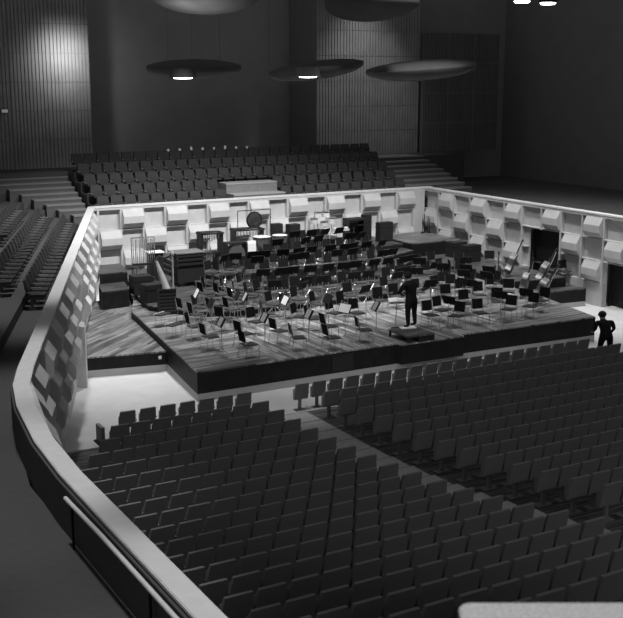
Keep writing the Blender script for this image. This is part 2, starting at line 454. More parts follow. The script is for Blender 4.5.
# black riser blocks piled against the left wall
def block_from(px, z, z0, label):
    platform('riser_block', [tuple(at(x,y,z)[:2]) for x,y in px], z0, z, 'riser', label, 'riser', group='black riser blocks at the left wall')
platform('riser_block', [(.78,11.0),(1.92,11.1),(2.3,12.7),(1.2,12.7)], .71, 1.42, 'riser', 'black riser block with board top, lowest against the left wall', 'riser', group='black riser blocks at the left wall')
platform('riser_block', [(1.3,12.85),(2.5,12.85),(2.95,14.9),(2.0,14.9)], 0, 1.8, 'riser', 'tall black riser block in the far left corner', 'riser', group='black riser blocks at the left wall')
platform('riser_block', [(2.45,11.85),(2.95,11.9),(3.32,12.75),(2.72,12.75)], 1.16, 1.5, 'riser', 'small black riser block below the tubular bells', 'riser', group='black riser blocks at the left wall')
# door leaf standing open on the left wall
dl = thing('door_leaf', 'plain grey door leaf standing open at the left wall opening', 'door', (-2.62,3.3,0), math.radians(-40))
obj('panel', MB().box(-.25,-.03,.01,.22,.03,2.0), 'plaster_side', dl); obj('edge_strip', MB().box(.221,-.035,.01,.25,.035,2.0), 'rail', dl)

# ------------------------------------------------------------------ auditorium seats
def proto_seat(name, label, cat, cloth, shell, w=.55, hb=.86, mirror=False, tip=True):
    """seat facing +y; back at y=0"""
    t = thing(name, label, cat)
    b = MB().add([(-w*.5,0,.36),(w*.5,0,.36),(w*.5,.07,.38),(-w*.5,.07,.38),(-w*.51,-.05,.62),(w*.51,-.05,.62),(w*.5,.05,.62),(-w*.5,.05,.62),
                  (-w*.46,-.11,hb),(w*.46,-.11,hb),(w*.45,-.04,hb),(-w*.45,-.04,hb)],
                 [(3,2,1,0),(0,1,5,4),(1,2,6,5),(2,3,7,6),(3,0,4,7),(4,5,9,8),(5,6,10,9),(6,7,11,10),(7,4,8,11),(8,9,10,11)])
    obj('backrest', b, cloth, t)
    s = MB().box(-w*.45,.08,.38,w*.45,.52,.46) if not tip else MB().extr([(.08,.36),(.14,.35),(.14,.66),(.08,.68)],'x',-w*.44,w*.44)
    obj('seat_cushion', s, cloth, t)
    obj('pedestal', MB().box(-.04,.06,0,.04,.14,.37).box(-.16,0,0,.16,.22,.02), shell, t)
    obj('armrest', MB().box(w*.5+.02,.02,.52,w*.5+.06,.34,.55), shell, t)
    return t
stall = proto_seat('stalls_seat', 'x', 'seat', 'stallseat', 'stallseat', w=.455)
stall_positions = []
NR = 19
for k in range(NR):
    y = -2.55-.92*k+.12
    if k > 0: y = -2.55-.92*k
    z = rake(-2.45-.92*k-.5)
    # left block
    xl = max(-3.35-.62*k, -6.7); n = int((.72-xl)/.585)
    if k == 0: n = 7
    for i in range(n):
        stall_positions.append(('L', k, i, .42-.585*i, y+.1, z))
    x = 2.72; i = 0
    while x < 14.2+.0*k:
        stall_positions.append(('R', k, i, x if k else x-.40, y+.1, z)); x += .585; i += 1
def pixel(p):
    q = Vector(p)-CAMP
    x = q.x*math.cos(YAW)-q.y*math.sin(YAW); Y = q.x*math.sin(YAW)+q.y*math.cos(YAW)
    fw = Y*math.cos(PITCH)-q.z*math.sin(PITCH); up = Y*math.sin(PITCH)+q.z*math.cos(PITCH)
    return CX+F*x/fw, CY-F*up/fw, fw
vis = []
for s in stall_positions:
    px, py, d = pixel((s[3],s[4],s[5]+.7))
    if -15 < px < 640 and py < 640:
        # hidden behind the left parapet?
        vis.append((d, s))
print('CHAIR') if False else print('STALLS in view', len(vis), 'of', len(stall_positions))
vis.sort(key=lambda t: t[0])
ind = [s for d,s in vis[:300]]; rest = [s for d,s in vis[300:]]
if False: pass
first = True
def stall_label(b, k, i):
    blk = 'left' if b == 'L' else 'right'
    return f'black stalls seat in {blk} block, {ORD[k]} row from the stage, {ORD[i]} from the aisle'
for (b,k,i,x,y,z) in ind:
    l = stall_label(b,k,i); g = 'black seats of the stalls'
    if first:
        stall.location = (x,y,z); stall['label'] = l; stall['group'] = g; first = False; cur = stall
    else: cur = dup(stall, (x,y,z), 0, l, g)
    cur.scale = (1.0 if k == 0 else 1.15, 1, 1)
if rest:
    mb = MB()
    meshes = [c.data for c in stall.children]
    for (b,k,i,x,y,z) in rest:
        for me in meshes:
            mb.add([(v.co.x*(1.0 if k == 0 else 1.15)+x, v.co.y+y, v.co.z+z) for v in me.vertices], [tuple(p.vertices) for p in me.polygons])
    o = obj('stalls_seats', mb, 'stallseat'); o['kind'] = 'stuff'; tag(o, 'the remaining rows of black stalls seats', 'seats')
# aisle carpet treads
at_ = thing('aisle_stairs', 'dim grey aisle steps climbing between the two blocks of stalls seats', 'steps', (1.3,-2.6,0))
for k in range(19):
    y1 = -2.5-.92*k; z = rake(y1-.5)
    if z <= 0.001: z = 0.0
    obj('tread', MB().box(-.25,y1-.88+2.6,z-.003,1.08,y1+2.6,z+.025), 'aisle', at_)
    if k % 1 == 0: obj('nosing', MB().box(-.25,y1-.03+2.6,z+.0255,1.08,y1+2.6,z+.03), 'nosing', at_)

# choir terrace seats, facing the stage (-y)
choir = proto_seat('terrace_seat', 'x', 'seat', 'choirseat', 'choirshell', .56, .89, tip=False)
first = True
for r in range(5):
    z = TZ[r]; y = TY[r]+.66
    segs = [(3.15,9.7),(12.65,20.2)] if r < 2 else [(3.15,20.2)]
    for si,(a,b) in enumerate(segs):
        n = int((b-a)/.63); off = (.0 if r % 2 else .0)
        for i in range(n):
            x = a+.31+i*(b-a)/n+off
            rr = ['bottom','second','third','fourth','top'][r]
            where = 'left staircase' if si == 0 else 'middle steps'
            l = f'dark seat in {rr} row of terrace behind the stage, {ORD[i]} from the {where}'
            if first: choir.location = (x,y,z); choir.rotation_euler = (0,0,PI); choir['label'] = l; choir['group'] = 'dark seats of the terrace behind the stage'; first = False
            else: dup(choir, (x,y,z), PI, l, 'dark seats of the terrace behind the stage')
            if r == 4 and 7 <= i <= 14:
                pl = obj('glint_plate', MB().box(-.06,-.012,-.02,.06,.012,.10 if i % 3 else .16), 'trim_glint'); pl.location = (x+.31,y+.04,z+.87)  # small white plates stand for the glints between top-row seats
                tag(pl, f'tiny white plate for a glint by the {ORD[i]} seat of the top terrace row', 'plate', 'white glints on the top row')
# side terrace seats (outside the left wall, facing the stage)
rz = math.atan2(LN.y, LN.x)-PI/2
for r in range(3):
    n = 22
    for i in range(n):
        t = 2.0+i*.72+(0 if r == 0 else .3*r); q = leftline(1.0+1.0*r-.12, t); z = 3.05+.32*r
        px,py,d = pixel((q.x,q.y,z+.6))
        if px < -8 or q.y > 16.2: continue
        dup(choir, (q.x,q.y,z), rz, f'dark seat beside the left parapet, {["nearest","second","third"][r]} row out, {ORD[i]} from the corner', 'dark seats outside the left parapet')

# ------------------------------------------------------------------ orchestra chairs and stands
def make_chair():
    t = thing('orchestra_chair', 'x', 'chair')
    s = MB().box(-.22,-.20,.44,.22,.24,.475)
    obj('seat', s, 'chairseat', t, bevel=.015)
    b = MB().add([(-.21,-.235,.56),(.21,-.235,.56),(.21,-.205,.56),(-.21,-.205,.56),(-.205,-.30,.92),(.205,-.30,.92),(.205,-.27,.92),(-.205,-.27,.92)],
                 [(3,2,1,0),(4,5,6,7),(0,1,5,4),(1,2,6,5),(2,3,7,6),(3,0,4,7)])
    obj('backrest', b, 'chairpad', t, bevel=.012)
    for sx in (-1,1):
        obj('leg', MB().tube([(sx*.23,.23,.44),(sx*.24,.25,.0)], .013, 6), 'chrome', t)
        obj('leg', MB().tube([(sx*.23,-.19,.44),(sx*.24,-.27,.0)], .013, 6), 'chrome', t)
    fr = MB()
    for sx in (-1,1):
        fr.tube([(sx*.235,.24,.435),(sx*.235,-.20,.435),(sx*.225,-.245,.58),(sx*.218,-.30,.93)], .012, 6)
    fr.tube([(-.235,.245,.435),(.235,.245,.435)], .012, 6)
    obj('frame', fr, 'chrome', t)
    return t
def make_stand():
    """music stand; desk faces -y (the player sits on -y side)"""
    t = thing('music_stand', 'x', 'music stand')
    obj('pole', MB().tube([(0,0,.12),(0,0,1.0)], .012, 6), 'satin', t)
    b = MB()
    for k in range(3):
        a = 2*PI*k/3+.5; b.tube([(0,0,.28),(.30*math.cos(a),.30*math.sin(a),.01)], .011, 5)
    obj('base', b, 'satin', t)
    d = MB().box(-.26,-.012,-.17,.26,.012,.17).box(-.26,-.06,-.17,.26,-.012,-.155)
    d.xf(Matrix.Translation((0,-.02,1.1)) @ Matrix.Rotation(math.radians(-28),4,'X'))
    obj('desk', d, 'blackmetal', t)
    return t
OCC = []
def free(x, y, r):
    for a,b,c in OCC:
        if (a-x)**2+(b-y)**2 < (c+r)**2: return False
    OCC.append((x,y,r)); return True
chair0 = make_chair(); stand0 = make_stand(); used = {'c':False,'s':False}
def chair(x, y, rz, label, group='orchestra chairs', force=False):
    if not free(x,y,.27) and not force: return None
    z = ground(x,y)
    if not used['c']:
        used['c'] = True; chair0.location = (x,y,z); chair0.rotation_euler = (0,0,rz); chair0['label'] = label; chair0['group'] = group; return chair0
    return dup(chair0, (x,y,z), rz, label, group)
def stand(x, y, rz, label, sheet=None, group='music stands'):
    if not free(x,y,.17): return None
    z = ground(x,y)
    if not used['s']:
        used['s'] = True; o = stand0; o.location = (x,y,z); o.rotation_euler = (0,0,rz); o['label'] = label; o['group'] = group
    else: o = dup(stand0, (x,y,z), rz, label, group)
    if sheet:
        w = .23 if sheet == 'open' else .15
        m = MB().box(-w,-.022,-.155,w,-.014,.15)
        m.xf(Matrix.Translation((0,-.02,1.1)) @ Matrix.Rotation(math.radians(-28),4,'X'))
        s = obj('sheet_music', m, 'paper' if sheet == 'open' else 'paper_grey'); s.location = (x,y,z); s.rotation_euler = (0,0,rz)
        tag(s, ('white open score' if sheet == 'open' else 'small grey part book')+' on '+label.replace('music ',''), 'sheet music', 'sheet music on the stands')
    return o
R = math.radians
# foreground chairs measured on the photograph: (pixel of the feet, facing in the hall, words)
FG = [((210,350),0,'front left corner, beside the tilted stand'),((195,339),5,'left edge, turned to the right'),((249,358),0,'very front edge, nearest the left stage corner'),
      ((244,347),15,'close behind the front-edge chair left of centre'),((298,351),-15,'front edge, left of the white sheet pair'),((279,344),5,'front left centre, low back turned right'),
      ((332,351),-5,'front edge below the big white sheet'),((364,343),-15,'front edge just left of the podium'),((329,339),5,'front centre behind the big white sheet'),
      ((256,334),-70,'left centre, back to the winds'),((197,327),5,'left side, third back from the corner'),((201,314),-60,'left side beside the slanted white sheet'),
      ((300,329),-50,'front centre left, second rank'),((274,311),-60,'middle left, third rank'),((224,331),20,'left side second rank'),((232,316),10,'left side third rank'),
      ((215,322),0,'left side between two stands'),((318,316),-60,'centre third rank'),((334,325),-75,'centre below the narrow white sheet'),((357,325),-80,'centre second rank by the grey sheet'),
      ((380,312),-90,'centre third rank, left of the conductor'),((350,307),-85,'centre fourth rank'),((299,306),-70,'centre left fourth rank'),((253,316),-30,'left third rank middle'),
      ((430,327),-95,'first to the right of the conductor'),((447,309),-110,'right of the conductor, second rank'),((441,322),-80,'right of the conductor beside the podium'),
      ((466,315),-95,'right strings, second from the conductor'),((456,328),-160,'right front, turned to the conductor'),((480,325),-100,'right front, third from the conductor'),
      ((462,303),-100,'right strings third rank'),((479,306),-110,'right strings third rank, farther right'),((497,313),-120,'right strings behind the front pair'),
      ((508,321),-150,'right front, fourth from the conductor'),((530,318),-150,'right front, beside the double basses'),((541,312),-160,'right front, last before the stage edge'),
      ((492,299),-100,'right strings fourth rank'),((508,303),-130,'right strings below the double basses'),((438,299),-90,'behind the conductor at right'),((417,303),-90,'behind the conductor'),
      ((396,308),-90,'behind the conductor at left'),((240,304),-20,'left fourth rank'),((222,306),0,'left fourth rank, outer'),
      ((210,300),-10,'left fifth rank, outer'),((262,303),-60,'left fourth rank, inner'),((186,322),10,'left edge behind the corner chairs')]
for (p_,a,w_) in FG:
    q = at(p_[0],p_[1],DECK); z = ground(q.x,q.y); q = at(p_[0],p_[1],z)
    chair(q.x, q.y, R(a-90+random.uniform(-6,6)), 'black chrome-legged orchestra chair, '+w_)
# bright-topped stools at the left stage edge
for (p_,w_) in (((163,326),'behind'),((174.5,337),'nearest')):
    q = at(p_[0],p_[1],DECK)
    t = thing('low_bench', f'low pale-edged bench at the left stage edge, {w_} of the two', 'bench', (q.x,q.y,DECK), R(30), 'pale-edged benches')
    obj('seat', MB().box(-.28,-.16,.42,.28,.16,.46), 'chairseat', t); obj('edge_trim', MB().box(-.29,.16,.43,.29,.185,.475), 'trim_glint', t)
    for sx in (-1,1):
        for sy in (-1,1): obj('leg', MB().tube([(sx*.25,sy*.13,0),(sx*.25,sy*.13,.42)], .012, 6), 'chrome', t)
# stands in front: (desk-foot pixel, desk facing, sheet)
ST = [((222,355),-5,'small','front left corner'),((265,350),-5,'small','front edge left of centre'),((198,323),-15,'open','left side, steeply turned'),((286,331),-8,'open','centre left, narrow white sheet'),
      ((309,346),-5,'small','front centre, dark desk'),((326,327),-18,'open','centre, slim white sheet'),((345,340),18,'open','front centre, big white sheet'),((376,337),-14,'small','left of the podium'),
      ((219,308),-10,None,'left fourth rank'),((238,325),-15,None,'left second rank'),((246,327),-15,'small','left third rank'),((212,334),-10,None,'left corner, inner'),
      ((430,312),-100,None,'right of the conductor'),((462,310),190,None,'right strings second rank'),((500,325),200,None,'right front, low'),((448,331),200,None,'right front edge near the podium'),
      ((472,312),190,None,'right strings third desk'),((258,318),-70,None,'broad desk left centre'),((304,314),-60,None,'centre behind narrow sheet'),((525,322),210,None,'far right front'),
      ((366,318),-75,None,'centre left of the conductor'),((405,309),-80,None,'behind the conductor')]
for (p_,a,sh,w_) in ST:
    q = at(p_[0],p_[1],DECK); z = ground(q.x,q.y); q = at(p_[0],p_[1],z)
    stand(q.x, q.y, R(a-90), 'music stand, '+w_, sh)
# ------------------------------------------------------------------ percussion and large instruments
def zt(x, y): return ground(x,y)
# tam-tam in its frame
tx, ty = 9.75, 15.6; g = zt(tx,ty)
t = thing('tam_tam', 'large dark gong hanging in a thin square frame by the back wall', 'gong', (tx,ty,g))
zc = atY(256,220,ty).z-g
fr = MB()
fr.tube([(-.85,0,0),(-.85,0,zc+.47)], .018, 8).tube([(.85,0,0),(.85,0,zc+.47)], .018, 8).tube([(-.85,0,zc+.47),(.85,0,zc+.47)], .018, 8).tube([(-.85,0,zc-1.0),(.85,0,zc-1.0)], .015, 8)
fr.tube([(-.85,-.3,0),(-.85,.3,0)], .018, 8).tube([(.85,-.3,0),(.85,.3,0)], .018, 8)
obj('frame', fr, 'blackmetal', t)
dsc = MB().lathe([(.0,.03),(.10,.035),(.33,.015),(.38,-.0),(.395,-.06),(.385,-.06),(.36,-.015),(.10,.01),(0,.01)], n=40).xf(Matrix.Translation((.02,0,zc)) @ Matrix.Rotation(PI/2,4,'X'))
obj('disc', dsc, 'bronze', t, smooth=True)
obj('rim', MB().lathe([(.375,.01),(.40,.0),(.40,-.07),(.375,-.07)], n=40).xf(Matrix.Translation((.02,0,zc)) @ Matrix.Rotation(PI/2,4,'X')), 'blackmetal', t)
obj('cord', MB().tube([(-.18,0,zc+.36),(-.2,0,zc+.47)], .008, 4).tube([(.22,0,zc+.36),(.24,0,zc+.47)], .008, 4), 'cable', t)
# tubular bells
def tubular(x, y, rz, label):
    g = zt(x,y); t = thing('tubular_bells', label, 'tubular bells', (x,y,g), rz)
    fr = MB()
    for s in (-1,1): fr.tube([(s*.48,0,0),(s*.48,0,1.95)], .025, 8).tube([(s*.48,-.3,.03),(s*.48,.3,.03)], .022, 6)
    fr.tube([(-.48,0,1.95),(.48,0,1.95)], .022, 8).tube([(-.48,0,.25),(.48,0,.25)], .018, 8)
    obj('frame', fr, 'chrome', t); obj('damper_rail', MB().box(-.48,-.05,.78,.48,.05,.86), 'blackpaint', t)
    for k in range(11):
        xx = -.40+.08*k; obj('tube', MB().tube([(xx,-.03 if k % 2 else .04,1.88),(xx,-.03 if k % 2 else .04,.38+.05*k)], .019, 8), 'chrome', t, smooth=True)
    return t
q = at(144,283,1.16); tubular(q.x, q.y, R(-10), 'rack of chrome tubular bells standing by the left corner')
# harp
q = at(168,298,1.1); g = zt(q.x,q.y)
t = thing('concert_harp', 'concert harp with pale tapered soundbox and silvery column', 'harp', (q.x,q.y,g), R(-29.5))
obj('base', MB().prism([(-.2,-.2),(.22,-.2),(.22,.2),(-.2,.2)], 0, .12), 'varnish', t)
obj('column', MB().tube([(.22,0,.1),(.22,0,1.72)], [.035,.035], 10).lathe([(.05,1.66),(.07,1.72),(.05,1.80),(.02,1.84)], c=(.22,0,0), n=12), 'maple', t, smooth=True)
sb = MB().tube([(-.02,0,.1),(-.18,0,.7),(-.42,0,1.45)], [.20,.14,.05], 12); obj('soundbox', sb, 'maple', t, smooth=True)
obj('neck', MB().tube([(-.44,0,1.45),(-.30,0,1.62),(-.1,0,1.55),(.1,0,1.62),(.22,0,1.76)], [.04,.05,.045,.045,.04], 8), 'varnish', t, smooth=True)
s = MB()
for k in range(12):
    u = k/11; s.tube([(-.36+.5*u,0,1.52+.1*u),(-.36+.30*u+.02,0,1.35-1.15*u)], .003, 3)
obj('strings', s, 'cable', t)
# slatted cabinet
q = at(167,308,1.15)
t = thing('slatted_cabinet', 'black slatted cabinet standing below the harp', 'cabinet', (q.x,q.y,ground(q.x,q.y)), R(-12))
obj('body', MB().extr([(-.25,0),(.3,0),(.3,.78),(-.25,.95)], 'x', -.32, .32), 'blackpaint', t)
s = MB()
for k in range(6): s.box(-.3,-.275,.1+.13*k,.3,-.252,.16+.13*k)
obj('slats', s, 'varnish', t)
obj('lid', MB().add([(-.34,-.28,.955),(.34,-.28,.955),(.34,.32,.79),(-.34,.32,.79),(-.34,-.28,.99),(.34,-.28,.99),(.34,.32,.825),(-.34,.32,.825)],[(0,3,2,1),(4,5,6,7),(0,1,5,4),(1,2,6,5),(2,3,7,6),(3,0,4,7)]), 'riser', t)
# celesta with shelves
q = at(188,284,1.15); g = zt(q.x,q.y); CEX, CEY = q.x, q.y
t = thing('celesta', 'large black keyboard cabinet with grey flat lid left of the gong', 'keyboard', (q.x-.02,q.y-.1,g), R(0)); t.scale=(.82,1,.88)
obj('body', MB().box(-.75,-.35,.18,.75,.35,.95), 'blackpaint', t); obj('leg', MB().box(-.7,-.3,0,-.6,.3,.18), 'blackpaint', t); obj('leg', MB().box(.6,-.3,0,.7,.3,.18), 'blackpaint', t)
for k in range(3): obj('shelf', MB().box(-.78,-.4,1.0+.2*k,.78,.42,1.12+.2*k), 'blackpaint', t)
obj('lid', MB().box(-.8,-.42,1.56,.8,.62,1.60), 'greylid', t)
for s_ in (-1,1): obj('post', MB().tube([(s_*.72,-.3,.95),(s_*.72,-.3,1.56)], .03, 6), 'satin', t)
# small white-topped table
q = at(162,284,1.15); g = zt(q.x,q.y)
t = thing('side_table', 'small black table with white top behind the harp', 'table', (q.x+.1,q.y+1.0,g), R(-5))
obj('top', MB().box(-.35,-.3,1.2,.35,.3,1.24), 'paper', t)
obj('cloth', MB().box(-.3,-.25,.0,.3,.25,1.19), 'blackpaint', t)
# timpani row
def timpani(x, y, r, label, covered=False):
    g = zt(x,y); t = thing('timpani', label, 'timpani', (x,y,g), 0, 'timpani by the back wall')
    obj('bowl', MB().lathe([(.08,.25),(r*.55,.33),(r*.9,.52),(r,.78)], n=24), 'copper', t, smooth=True)
    obj('hoop', MB().lathe([(r*1.0,.77),(r*1.04,.77),(r*1.04,.82),(r*1.0,.82)], n=24), 'chrome', t)
    obj('skin', MB().lathe([(r*.99,.80),(r*.98,.825)], n=24), 'drumskin', t)
    for k in range(4):
        a = PI/2*k+.4; obj('leg', MB().tube([(r*math.cos(a),r*math.sin(a),.74),(r*.8*math.cos(a),r*.8*math.sin(a),0)], .018, 6), 'chrome', t)
    if covered: pass
    return t
for px_,r_,l_ in ((262,.42,'timpani under the gong, left of its pair'),(280,.36,'timpani under the gong, right of its pair')):
    q = at(px_,268,1.35); y_ = 14.3; q = atY(px_,262,y_); timpani(q.x, y_, r_, l_)
# white cloth hanging over a rack beside the timpani
q = atY(250,252,13.0); g = zt(q.x,13.0)
t = thing('cloth_rack', 'small rack with a bright white cloth hung over it, below the gong', 'rack', (q.x,13.0,g), 0)
obj('frame', MB().tube([(-.25,0,0),(-.25,0,1.0),(.25,0,1.0),(.25,0,0)], .02, 6), 'blackmetal', t)
obj('cloth', MB().extr([(-.1,.35),(-.06,.95),(0,1.04),(.06,.95),(.1,.45),(.13,.45),(.09,.99),(0,1.08),(-.09,.99),(-.13,.35)], 'x', -.27, .25), 'cloth', t)
# bass drum in a square frame
q = atY(235,253,12.7); g = zt(q.x,12.7)
t = thing('bass_drum', 'bass drum in a black square frame left of the white cloth', 'drum', (q.x,12.7,g), R(0))
obj('frame', MB().box(-.5,-.25,.1,-.44,.25,1.15).box(.44,-.25,.1,.5,.25,1.15).box(-.44,-.25,1.09,.44,.25,1.15).box(-.44,-.25,.1,.44,.25,.16), 'blackpaint', t)
obj('shell', MB().lathe([(.41,-.2),(.41,.2)], n=30).xf(Matrix.Translation((0,0,.62)) @ Matrix.Rotation(PI/2,4,'X')), 'varnish', t, smooth=True)
obj('skin', MB().lathe([(.395,.201),(.39,.215)], n=30).xf(Matrix.Translation((0,0,.62)) @ Matrix.Rotation(PI/2,4,'X')), 'copper', t)
# xylophone family: dark long tops
def mallet(x, y, w, label, m='blackpaint', h=.95, rz=0):
    g = zt(x,y); t = thing('mallet_percussion', label, 'xylophone', (x,y,g), rz, 'mallet instruments')
    bars = MB(); n = 18
    for k in range(n):
        xx = -w/2+w*(k+.1)/n; l = .34-.18*k/n; bars.box(xx,-l,h,xx+w/n*.8,l,h+.03)
    obj('bars', bars, m, t); obj('frame', MB().box(-w/2-.05,-.36,h-.06,w/2+.05,-.30,h).box(-w/2-.05,.24,h-.06,w/2+.05,.30,h).box(-w/2-.05,-.36,h-.06,-w/2,.3,h).box(w/2,-.36,h-.06,w/2+.05,.3,h), 'blackpaint', t)
    for sx in (-1,1): obj('leg', MB().box(sx*w/2-.03,-.3,0,sx*w/2+.03,.25,h-.06), 'blackpaint', t)
    rs = MB()
    for k in range(9): rs.tube([(-w/2+w*(k+.5)/9,0,h-.08),(-w/2+w*(k+.5)/9,0,h-.6+.04*k)], .025, 6)
    obj('resonators', rs, 'satin', t); return t
q = atY(247,243,15.2); mallet(q.x, 15.2, 1.4, 'dark xylophone table directly under the gong', h=1.1)
q = atY(210,252,14.6); mallet(q.x, 14.6, 1.0, 'dark tilted instrument table left of the gong', h=1.15)
q = atY(206,262,12.8); mallet(q.x, 12.8, .9, 'small glockenspiel with bright bars beside the keyboard cabinet', m='chrome', h=.8)
# drum kit
q = atY(321,242,15.6); kx, ky = q.x, 15.5; g = zt(kx,ky)
t = thing('drum_kit', 'white pearl drum kit with four drums at the back wall', 'drum kit', (kx,ky,g+.32), 0)
platform('drum_riser', [(kx-.85,ky-.5),(kx+.85,ky-.5),(kx+.85,ky+.6),(kx-.85,ky+.6)], g, g+.32, 'riser', 'small black platform under the white drum kit', 'riser')
for (dx,dy,r,z,h) in ((-.45,0,.2,.72,.26),(-.1,.25,.19,.98,.24),(.35,.25,.2,.98,.24),(.5,-.05,.22,.66,.3),(.0,-.2,.19,.62,.2)):
    d = obj('drum', MB().lathe([(r,z),(r,z+h)], c=(dx,dy,0), n=20), 'drumshell', t, smooth=True)
    obj('skin', MB().lathe([(r*.97,z+h),(r*.97,z+h+.01)], c=(dx,dy,0), n=20), 'drumskin', d)
    obj('hoop', MB().lathe([(r,z+h-.03),(r*1.07,z+h-.03),(r*1.07,z+h+.015),(r,z+h+.015)], c=(dx,dy,0), n=20), 'chrome', d)
    obj('stand', MB().tube([(dx,dy,z),(dx,dy,.3)], .015, 6).tube([(dx,dy,.3),(dx-.2,dy-.15,0)], .012, 5).tube([(dx,dy,.3),(dx+.2,dy-.15,0)], .012, 5).tube([(dx,dy,.3),(dx,dy+.25,0)], .012, 5), 'chrome', t)
for k in range(3):
    q2 = atY(326+9*k,247,14.9); 
    t = thing('snare_drum', f'shallow white side drum in front of the kit, {ORD[k]} from the left', 'drum', (q2.x,14.75,zt(q2.x,14.75)), 0, 'side drums')
    obj('shell', MB().lathe([(.18,.72),(.18,.86)], n=20), 'drumshell', t, smooth=True); obj('skin', MB().lathe([(.175,.86),(.175,.87)], n=20), 'drumskin', t)
    obj('stand', MB().tube([(0,0,.72),(0,0,.3)], .015, 6).tube([(0,0,.3),(-.2,-.15,0)], .012, 5).tube([(0,0,.3),(.2,-.15,0)], .012, 5).tube([(0,0,.3),(0,.25,0)], .012, 5), 'chrome', t)
# black cases and flat screens at the back
def case(px, py, Y, w, h, d, label, open_=False):
    q = atY(px,py,Y); g = zt(q.x,Y); t = thing('instrument_case', label, 'case', (q.x,Y,g), R(random.uniform(-6,6)), 'black cases along the back wall')
    if open_:
        obj('body', MB().box(-w/2,-d/2,0,-w/2+.08,d/2,h).box(w/2-.08,-d/2,0,w/2,d/2,h).box(-w/2+.08,-d/2,h-.1,w/2-.08,d/2,h).box(-w/2+.08,d/2-.06,0,w/2-.08,d/2,h-.1), 'blackpaint', t)
    else: obj('body', MB().box(-w/2,-d/2,0,w/2,d/2,h), 'blackpaint', t, bevel=.02)
    obj('lid_band', MB().box(-w/2-.008,-d/2-.008,h*.7,w/2+.008,d/2+.008,h*.7+.03), 'blackmetal', t)
case(354,243,15.6,.95,1.15,.6,'open-fronted black cabinet right of the drum kit',True)
case(277,246,15.4,.45,1.2,.4,'upright black case right of the gong frame')
case(293,246,15.2,.6,1.15,.4,'squat black case between the gong and the drum kit')
case(141,284,11.3,.8,.75,.7,'black case beside the small riser block at left')
case(151,291,9.6,.7,.7,.6,'black case behind the slatted cabinet')
case(384,250,14.9,.8,.95,.4,'black case near the right back corner')
case(456,264,12.2,.9,.7,.6,'broad black case at the foot of the corner riser')
case(470,270,10.6,.9,.8,.5,'black case under the right wall')
case(366,246,15.8,.4,1.25,.4,'narrow black case right of the open cabinet')
# chairs and posts on the far right riser
q = at(443,262,1.75); chair(q.x, q.y, R(180+10), 'tall-backed dark chair on the corner riser at the right', 'corner chairs')
for k in range(4):
    q = atY(421+2.6*k,256,16.3)
    t = thing('microphone_stand', f'thin dark microphone stand in the right back corner, {ORD[k]} from the left', 'microphone stand', (q.x,16.2+.1*(k%2),1.75 if q.x > 17.3 else zt(q.x,16.2)), 0, 'corner microphone stands')
    obj('pole', MB().tube([(0,0,.02),(0,0,.75+.12*((k*2)%3))], .02, 6), 'blackmetal', t); obj('base', MB().lathe([(.13,0),(.13,.02),(.03,.04)], n=14), 'blackmetal', t)
